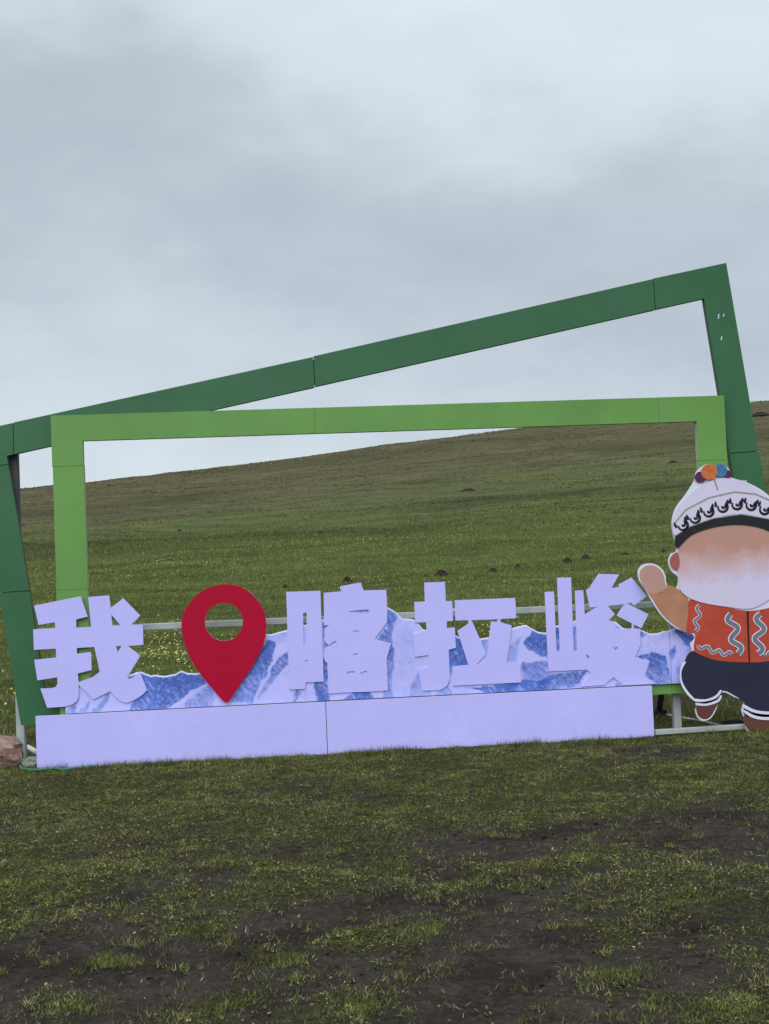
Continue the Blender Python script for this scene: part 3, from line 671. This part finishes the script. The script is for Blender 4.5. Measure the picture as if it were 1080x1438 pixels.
for x0, x1, z0, z1 in ((s1-.04, s1+.04, zt1+.003, zt0-.003), (s2-.04, s2+.04, zt1+.003, zt0-.003), (xo0+.008, xi0-.004, zt1-.25, zt1-.17), (xo0+.008, xi0-.004, zm-.04, zm+.04), (xi1+.006, xo1-.004, zs-.04, zs+.04)):
    plate('joint_strip', [[(x0, z0), (x1, z0), (x1, z1), (x0, z1)]], yf+df+.002, yf+df+.008, DSTEEL, DSTEEL, root, org)
rect('panel', xi0+.004, sb-g, zb0, zb1, LIGHT, LEDGE, root, org, jit=.001)
rect('panel', sb+g, xi1-.002, zb0, zb1, LIGHT, LEDGE, root, org, jit=.002)

# ------------------------------------------------------------------ dark green tilted frame
yd, dd = .165, .07
root = empty('sign_frame', (at(540, 600, yd)[0], yd, 0), 'tilted dark green frame rising to a high corner behind the light frame', 'frame'); org = tuple(root.location)
def quad(name, pts, jit=0.0): plate(name, [[at(a, b, yd) for a, b in pts]], yd+jit, yd+dd, DARK, DEDGE, root, org)
quad('panel', [(-41,606.5),(18,594),(18,638.2),(9.5,640),(11.7,652),(-33,655)])
quad('panel', [(19,593.2),(439.5,501.2),(441.5,543.6),(19,637.9)], .002)
quad('panel', [(440.5,500.2),(917,391.8),(920,434.6),(442.5,542.6)])
quad('panel', [(918,391),(1020,369),(1065,633),(1024.5,636),(989,419),(921,434)], .002)
quad('panel', [(1024.7,637),(1066,634),(1121,945),(1074,948)])
quad('panel', [(-33,656),(11.8,653),(41,829),(-1.5,832)], .002)
quad('panel', [(-1.3,833),(41.2,830),(63,972),(110,970),(110,1014),(29.5,1018.5)])
quad('panel', [(111,970),(700,942.5),(700,984),(111,1013.8)], .002)
quad('panel', [(701,942.5),(1073.5,925),(1120.5,948),(1121,961.5),(701,983.8)])
for pts in ([(8, 600), (28, 596), (28, 632), (8, 636)], [(430, 506), (452, 501), (452, 537), (430, 542)], [(908, 398), (930, 393), (930, 428), (908, 433)], [(1027, 626), (1062, 624), (1066, 645), (1031, 647)], [(-30, 648), (9, 645), (13, 661), (-28, 664)], [(0, 824), (39, 821), (42, 837), (3, 840)], [(103, 975), (119, 974), (119, 1008), (103, 1009)], [(692, 946), (710, 945), (710, 980), (692, 981)]):
    plate('joint_strip', [[at(a, b, yd) for a, b in pts]], yd+dd+.002, yd+dd+.008, DSTEEL, DSTEEL, root, org)
for px, py, L in ((1008, 448, .05), (1012, 478, .04), (1015, 445, .03)):     # scuffs where the print is chipped
    a = at(px, py, yd); plate('scuff', [[(a[0], a[1]), (a[0]+.012, a[1]+.004), (a[0]+.016, a[1]+L), (a[0]+.006, a[1]+L*.8)]], yd-.002, yd-.0005, EDGE, EDGE, root, org)

# ------------------------------------------------------------------ steel support behind
ys = .30
root = empty('steel_support', (at(540, 1000, ys)[0], ys, 0), 'galvanised steel support of posts and rails behind the green frames', 'support')
xa = at(30.5, 1040, ys)[0]; xb = at(945, 990, ys)[0]
zr = (at(230, 881, ys)[1]+at(820, 852, ys)[1])/2
bar('post', (xa, ys, -.05), (xa, ys, .95), .075, .075, STEEL, root)
bar('post', (xa+.004, ys, .951), (xa+.004, ys, at(15, 625, ys)[1]), .08, .08, DSTEEL, root)  # upper part of the same post, its silhouetting against the sky put into colour
bar('post', (xb, ys-.10, -.05), (xb, ys-.10, zr-.005), .07, .07, STEEL, root)
bar('rail', (xa+.04, ys, zr), (at(1060, 850, ys)[0], ys, zr), .05, .058, STEEL, root)
for xx in (at(500, 700, ys)[0], at(838, 700, ys)[0]): bar('post', (xx, ys+.005, -.05), (xx, ys+.005, zb1+.1), .07, .07, STEEL, root)
for zz in (zb0+.11,): bar('rail', (xa+.04, ys, zz), (xb, ys, zz), .05, .05, STEEL, root)
xh = at(1045, 560, ys)[0]
bar('post', (at(1062, 800, ys)[0], ys, -.05), (at(1062, 800, ys)[0], ys, zr-.032), .07, .07, STEEL, root)
for xx in (at(500, 700, ys)[0], at(838, 700, ys)[0]):
    bar('brace', (xx, ys+.04, 1.0), (xx+.03, ys+1.2, .02), .05, .05, STEEL, root)
fx_, fy_ = on_ground(925, 1003)
bar('brace', (xb-.02, ys-.05, .82), (fx_, fy_, .02), .06, .05, DSTEEL, root)
bx0 = at(914, 1028, .02); bx1 = at(1062, 1023, .02)
gb = bar('ground_beam', (xr+.01, .02, .035), (bx1[0], .02, .045), .06, .045, STEEL, root)

# ------------------------------------------------------------------ small things by the boards
def rest(name, me, px, py, dz, m, label, cat, rz=0, group=None):
    x, y = on_ground(px, py); o = link(name, me, None, m); o.location = (x, y, float(terrain(x, y))+dz); o.rotation_euler = (0, 0, rz)
    return tag(o, label, cat, group)
def rockm(name, a, b_, c):
    return mat(name, lambda nt, b: (nt.links.new(ramp_node(nt, noise_node(nt, 14, 8, .7), [(.3, a), (.5, b_), (.7, c)]), b.inputs['Base Color']), bump(nt, b, noise_node(nt, 30, 6, .7), .8, .02)), .85, .2)
PROCK = rockm('pink_stone', (.10, .055, .045), (.34, .22, .185), (.50, .36, .31)); GROCK = rockm('grey_stone', (.13, .16, .14), (.25, .28, .25), (.36, .39, .36))
rest('stone', rock_mesh(.20, .16, .14, 3, amp=.45), 2, 1077, .11, PROCK, 'rough pinkish stone beside the foot of the left steel post', 'stone', .4)
rest('stone', rock_mesh(.075, .06, .05, 5), 43, 1077, .03, GROCK, 'small grey stone between the steel post and the plinth corner', 'stone', .2)
WPIPE = painted('white_plastic', (.72, .72, .70), .4, .05)
GROPE = painted('green_rope', (.055, .21, .155), .7, .2, scale=20)
p0, p1 = on_ground(38, 1062), on_ground(56, 1073)
o = link('pipe_offcut', tube_mesh([(0, 0, 0), ((p1[0]-p0[0])*.5, (p1[1]-p0[1])*.5, 0), (p1[0]-p0[0], p1[1]-p0[1], 0)], .022, 12), None, WPIPE); o.location = (p0[0], p0[1]+.05, .075)
tag(o, 'short white plastic pipe offcut lying behind the plinth corner', 'pipe')
pts = []
for px, py, zz in ((27,1058,.10),(28,1066,.05),(26,1074,.02),(30,1081,.012),(42,1084,.015),(58,1084.5,.02),(72,1083,.025),(90,1083,.018),(110,1081.5,.02),(128,1079,.012),(140,1076.5,.0)):
    q = on_ground(px, py); pts.append((q[0], q[1], zz+float(terrain(*q))))
o0 = Vector(pts[3]); pr = [tuple(Vector(q)-o0) for q in pts]
sm = []
for i in range(len(pr)-1):
    for k in range(5):
        t_ = k/5; sm.append(tuple(Vector(pr[i]).lerp(Vector(pr[i+1]), t_)+Vector((0, .012*math.sin(i*9+k*2), .006*math.sin(i*5+k*3)))))
o = link('rope', tube_mesh(sm, .009, 7), None, GROPE); o.location = o0; tag(o, 'green rope trailing in the grass at the plinth corner', 'rope')
pts2 = [(0, 0, 0), (.03, .05, .05), (.09, .07, .03), (.13, .02, .05), (.16, -.02, .02), (.10, -.04, .0), (.04, -.02, .03)]
q = on_ground(40, 1072); o = link('rope', tube_mesh([tuple(Vector(p)+Vector((0, 0, .01))) for p in pts2], .010, 7), None, GROPE); o.location = (q[0], q[1], float(terrain(*q)))
tag(o, 'tangled loop of green rope around the small grey stone', 'rope')
# a thin white pole and dark clods lying behind the right end
a, b = on_ground(934, 1004), on_ground(1022, 1022)
o = link('pole', tube_mesh([(0, 0, 0), ((b[0]-a[0])*.5, (b[1]-a[1])*.5, .005), (b[0]-a[0], b[1]-a[1], 0)], .013, 10), None, WPIPE); o.location = (a[0], a[1], .02+float(terrain(*a)))
tag(o, 'thin white pole lying in the grass behind the ground beam', 'pole')
rest('brace_weight', rock_mesh(.085, .07, .05, 9, amp=.3), 924, 1004, .03, BLACK, 'black weight at the foot of the slanting steel brace', 'weight')
rest('brace_weight', rock_mesh(.10, .07, .045, 12, amp=.3), 1031, 1023, .03, BLACK, 'black weight lying at the end of the thin white pole', 'weight')

# molehills on the lower slope
def hill_hit(px, py):
    d = ray(px, py)
    for tk in np.arange(14, 300, .25):
        X, Y, Zr = CAM[0]+d[0]*tk, CAM[1]+d[1]*tk, CAM[2]+d[2]*tk
        if Zr <= float(terrain(X, Y)): return X, Y
    return None
def mole_mesh(w, h, seed):
    v = [(0, 0, h*.9)]; f = []; nr, ns = 6, 18
    for i in range(1, nr+1):
        for j in range(ns):
            a = 2*math.pi*j/ns; r = i/nr; k = 1+.5*(float(fbm(math.cos(a)*1.5+seed, math.sin(a)*1.5+r, seed, 3))-.5)
            v.append((w*r*k*math.cos(a), w*.8*r*k*math.sin(a), h*(.75*(1-r*r)+.25*(1-r))*(1+1.0*(float(vnoise(j*1.3+seed, i*1.7, seed))-.5))-.06*r))
    for j in range(ns): f.append((0, 1+j, 1+(j+1) % ns))
    for i in range(nr-1):
        for j in range(ns): a = 1+i*ns+j; b = 1+i*ns+(j+1) % ns; f.append((a, a+ns, b+ns, b))
    me = bpy.data.meshes.new('molehill'); me.from_pydata(v, [], f); me.update(); return me
SOIL = rockm('molehill_soil', (.012, .010, .008), (.025, .020, .016), (.045, .036, .028))
for k, (px, py, wp, hp) in enumerate(((400,826,11,4),(488,819,17,8),(598,811,13,3),(620,808,20,7),(692,804,16,5),(727,797,11,4.5),(796,790,17,6),(823,785,17,5),(878,780,16,3),(932,776,13,4),(450,750,10,3),(642,792,9,2.5),(657,690,28,3),(945,650,16,3),(252,747,8,3),(1068,584,26,5))):
    hit = hill_hit(px, py)
    if not hit: continue
    dist = math.hypot(hit[0]-CAM[0], hit[1]-CAM[1]); w = wp/F*dist/2*1.15; h = hp/F*dist*1.1
    o = link('molehill', mole_mesh(min(w, 2.2), min(h*1.0, .6), k+1), None, SOIL); o.location = (hit[0], hit[1], float(terrain(*hit)))
    tag(o, {1: 'broad dark molehill with its top showing over the slotted white character', 12: 'long low scar of bare dark soil on the brown upper slope', 13: 'small scar of bare soil seen beside the light green post and pompoms', 15: 'dark bare bank near the hill crest beside the dark green frame'}.get(k, 'dark heap of fresh soil thrown up on the green lower slope'), 'molehill', 'molehills scattered over the hillside')

# ------------------------------------------------------------------ the cutout figure board (a plain stand-in in the same place, size and colours)
yq = -.06
FIG = dict(
 outline=[(974,674),(976,663),(985,654),(994,650),(1003,653),(1012,651),(1021,654),(1027,661),(1028,669),(1050,676),(1075,690),(1093,710),(1100,735),(1100,760),(1110,768),(1114,782),(1109,796),(1098,803),(1098,820),(1092,838),(1120,862),(1130,885),(1122,905),(1106,915),(1116,935),(1120,955),(1108,985),(1104,1005),(1108,1022),(1100,1033),(1052,1032),(1045,1012),(1040,998),(1043,986),(1030,980),(1014,974),(1008,995),(1000,1009),(989,1014),(979,1009),(975,998),(977,988),(966,974),(956,958),(954,942),(960,926),(970,915),(968,904),(974,896),(968,890),(950,884),(930,868),(914,845),(905,828),(896,815),(895,800),(904,791),(918,790),(930,797),(936,808),(938,820),(948,826),(951,812),(942,803),(937,790),(941,777),(949,772),(944,752),(942,732),(948,712),(960,696)],
)
def sl(pts, k=4): return [at(a, b, yq) for a, b in smooth_loop(pts, k)]
sm_ = np.array(smooth_loop(FIG['outline'], 4)); tg = np.roll(sm_, -2, 0)-np.roll(sm_, 2, 0); tg /= np.hypot(tg[:, 0], tg[:, 1])[:, None]
sm_ = sm_+np.stack([-tg[:, 1], tg[:, 0]], 1)*1.6            # trim the board close round the printed figure
ob = [at(a, b, yq) for a, b in sm_]
cx = at(1050, 1032, yq)[0]
fig = empty('cutout_board', (cx, yq, 0), 'tall cutout board of a figure in patterned cap and orange vest', 'cutout board'); org = tuple(fig.location)
CW = painted('figure_white', (.66, .66, .78), .45, .05); CAPW = painted('cap_white', (.62, .58, .74), .5, .05)
CBK = painted('figure_black', (.014, .014, .018), .45, .2); CTAN = painted('figure_tan', (.46, .27, .23), .5, .12, scale=4); CPALE = painted('figure_pale', (.58, .50, .62), .5, .08, scale=5)
CORG = painted('vest_orange', (.44, .062, .034), .45, .22, (.35, .03, .03), .3, scale=4); CNAVY = painted('trouser_navy', (.020, .022, .048), .45, .2)
def head_print(nt, b):
    tcn = nt.nodes.new('ShaderNodeTexCoord'); sx = nt.nodes.new('ShaderNodeSeparateXYZ'); nt.links.new(tcn.outputs['Object'], sx.inputs[0])
    f = math_node(nt, 'ADD', math_node(nt, 'MULTIPLY_ADD', sx.outputs[2], 1/(at(1030, 737, yq)[1]-at(1030, 855, yq)[1]), -at(1030, 855, yq)[1]/(at(1030, 737, yq)[1]-at(1030, 855, yq)[1])), math_node(nt, 'MULTIPLY_ADD', noise_node(nt, 5, 6, .7), .5, -.25))
    nt.links.new(ramp_node(nt, f, [(.30, (.60, .54, .72)), (.55, (.55, .38, .40)), (.75, (.46, .25, .20))]), b.inputs['Base Color'])
CHEAD = mat('head_print', head_print, .5, .3)
CBRN = painted('figure_brown', (.13, .045, .038), .5, .2); CARM = painted('figure_ochre', (.42, .20, .12), .5, .2, scale=6); CGRY = painted('trim_grey', (.15, .17, .22), .5, .15); CSAGE = painted('trim_sage', (.27, .31, .25), .5, .1)
POMS = [painted('pom_plum', (.10, .02, .08), .8, .3, scale=30), painted('pom_orange', (.55, .16, .05), .8, .3, scale=30), painted('pom_blue', (.06, .17, .36), .8, .3, scale=30)]
plate('board', [ob], yq, yq+.02, CW, EDGE, fig, org)
lay = [0]
def piece(name, pts, m, k=4, level=1, smooth=True):
    lp = sl(pts, k) if smooth else [at(a, b, yq) for a, b in pts]
    return plate(name, [lp], yq-.0022*level, yq-.0022*level+.0016, m, m, fig, org)
piece('trousers', [(960,930),(972,914),(1000,920),(1040,924),(1095,918),(1105,914),(1113,940),(1115,958),(1104,985),(1102,1008),(1048,1006),(1045,987),(1030,976),(1015,970),(1010,983),(979,990),(966,973),(957,957),(956,942)], CNAVY)
piece('leg', [(980,990),(1011,978),(1004,996),(997,1007),(989,1010),(981,1006),(978,998)], CBRN)
piece('leg', [(1046,1003),(1100,1005),(1104,1022),(1097,1029),(1055,1028)], CBRN)
for pts in ([(974,981),(990,982),(1004,977),(1011,969),(1013,971),(1006,980),(991,985),(976,985)], [(1044,989),(1058,996),(1075,999),(1103,999),(1103,1003),(1074,1003),(1057,1000),(1043,993)], [(977,987),(991,988),(1006,983),(1012,976),(1013,979),(1008,986),(992,991),(978,990)], [(1045,997),(1058,1004),(1075,1007),(1102,1006),(1102,1010),(1074,1011),(1057,1008),(1045,1001)]):
    piece('stripe', pts, CW, 3, 3)
piece('stripe', [(963,930),(957,942),(958,957),(966,971),(975,981),(973,983),(963,973),(955.5,958),(955,941),(960,930)], CW, 3, 2)
piece('arm', [(940,822),(966,840),(968,886),(950,880),(932,865),(917,843),(908,828),(915,822),(926,826)], CARM, 4, 1)
piece('paw', [(908,828),(899,814),(899,802),(906,795),(917,794),(927,800),(932,809),(934,820),(938,824),(926,832),(915,834)], CTAN, 4, 2)
piece('vest', [(968,842),(985,846),(1010,850),(1050,858),(1085,852),(1092,845),(1112,862),(1124,885),(1116,903),(1102,912),(1100,922),(1075,929),(1050,930),(1010,928),(985,920),(974,912),(976,890),(964,888),(966,865)], CORG, 3, 2)
piece('zip', [(1048,858),(1051,858),(1053,930),(1051,930)], CBK, 3, 3, False)
def ribbon(name, pts, w, m, level, amp, nwave):
    P_ = [np.array(p, float) for p in pts]; seg = np.linspace(0.001, len(P_)-1.001, 60); L_, R_ = [], []
    cen = []
    for i, q in enumerate(seg):
        k = int(q); f_ = q-k; p = P_[k]*(1-f_)+P_[k+1]*f_; d = P_[k+1]-P_[k]; nrm = np.array([-d[1], d[0]])/np.hypot(*d)
        cen.append(p+nrm*amp*math.sin(i/59*nwave*2*math.pi))
    for i in range(60):
        d = cen[min(i+1, 59)]-cen[max(i-1, 0)]; nrm = np.array([-d[1], d[0]])/np.hypot(*d)
        L_.append(tuple(cen[i]+nrm*w/2)); R_.append(tuple(cen[i]-nrm*w/2))
    piece(name, L_+R_[::-1], m, 1, level, False)
for pts, am, nw in (([(1026,862),(1036,918)], 6, 2.0), ([(1068,862),(1064,918)], 6, 2.0), ([(982,850),(976,886)], 3.2, 2.0), ([(980,906),(1005,915),(1028,919)], 3, 3.0), ([(1070,919),(1085,918),(1100,911)], 3, 2.0)):
    ribbon('trim', pts, 8.6 if am > 4 else 4.8, CW, 3, am, nw); ribbon('trim', pts, 6.0 if am > 4 else 3.0, CGRY, 4, am, nw)
piece('head', [(952,775),(965,752),(995,742),(1030,737),(1065,742),(1088,752),(1097,775),(1097,810),(1090,832),(1070,848),(1050,855),(1020,852),(985,846),(962,836),(953,820)], CHEAD, 4, 5)
piece('ear', [(951,776),(944,779),(940,787),(943,797),(951,800),(954,790)], painted('ear_red', (.36, .10, .085), .5, .15), 4, 6)
piece('cap_dome', [(946,742),(950,718),(962,700),(985,682),(1010,672),(1035,674),(1062,686),(1082,704),(1096,725),(1097,745),(1040,728),(985,735)], CAPW, 4, 7)
piece('cap_brim', [(950,770),(948,752),(965,740),(1000,728),(1040,722),(1080,727),(1098,738),(1098,756),(1070,742),(1035,737),(1000,741),(970,752)], CBK, 4, 8)
piece('cap_band', [(947,752),(945.5,735),(962,717),(995,700),(1030,692),(1060,695),(1085,706),(1097,722),(1098,742),(1080,730),(1040,722),(1000,728),(965,741)], CAPW, 4, 9)
ribbon('piping', [(945.5,736),(962,716),(995,699),(1030,691),(1060,694),(1085,705),(1097,720)], 2.2, CSAGE, 10, 0, 1)
ribbon('piping', [(948,752),(965,740.5),(1000,728),(1040,722),(1080,729),(1097,740)], 1.6, CSAGE, 10, 0, 1)
ribbon('piping', [(1002,673),(1007,688)], 2.0, CSAGE, 9, 0, 1)
for px, py, an in ((958, 737, -32), (975, 727, -24), (994, 718, -17), (1014, 711.5, -9), (1034, 708, -2), (1054, 709, 8), (1073, 715, 18), (1089, 725, 30)):   # plain diamond-and-hook border
    ca, sa = math.cos(R(an)), math.sin(R(an))
    loc = lambda x_, y_: (px+x_*ca-y_*sa, py+x_*sa+y_*ca)
    arc = [(8.2*math.cos(q), 1+8.2*math.sin(q)) for q in np.linspace(R(-25), R(205), 16)]; inn = [(5.2*math.cos(q)-.5, .5+5.0*math.sin(q)) for q in np.linspace(R(205), R(-25), 16)]
    piece('motif', [loc(*q) for q in arc+inn], CBK, 1, 10, False)
    piece('motif', [loc(*q) for q in ((8.5,-9),(9.5,-4),(6,0),(2.5,3.5),(-1.5,3),(-2.6,0),(0,-1.2),(1.5,1),(2.6,-2.5),(5,-5.5))], CBK, 2, 10)
    piece('motif', [loc(*q) for q in ((-9.5,-9.5),(-7.6,-5),(-8.2,-1),(-10.8,-1),(-11.4,-5))], CBK, 2, 10)
for px, py, r_, mi, lv in ((983, 670, 8, 0, 8), (1021, 666, 6, 0, 8), (1011, 661, 9.5, 2, 9), (995, 663, 11.5, 1, 10)):
    piece('pompom', [(px+r_*(1+.05*math.sin(k*5))*math.cos(k*math.pi/9), py+r_*(1+.05*math.cos(k*7))*math.sin(k*math.pi/9)) for k in range(18)], POMS[mi], 2, lv)
bar('strut', (cx+.1, yq+.045, -.05), (cx+.1, yq+.045, 2.2), .04, .04, STEEL, fig)
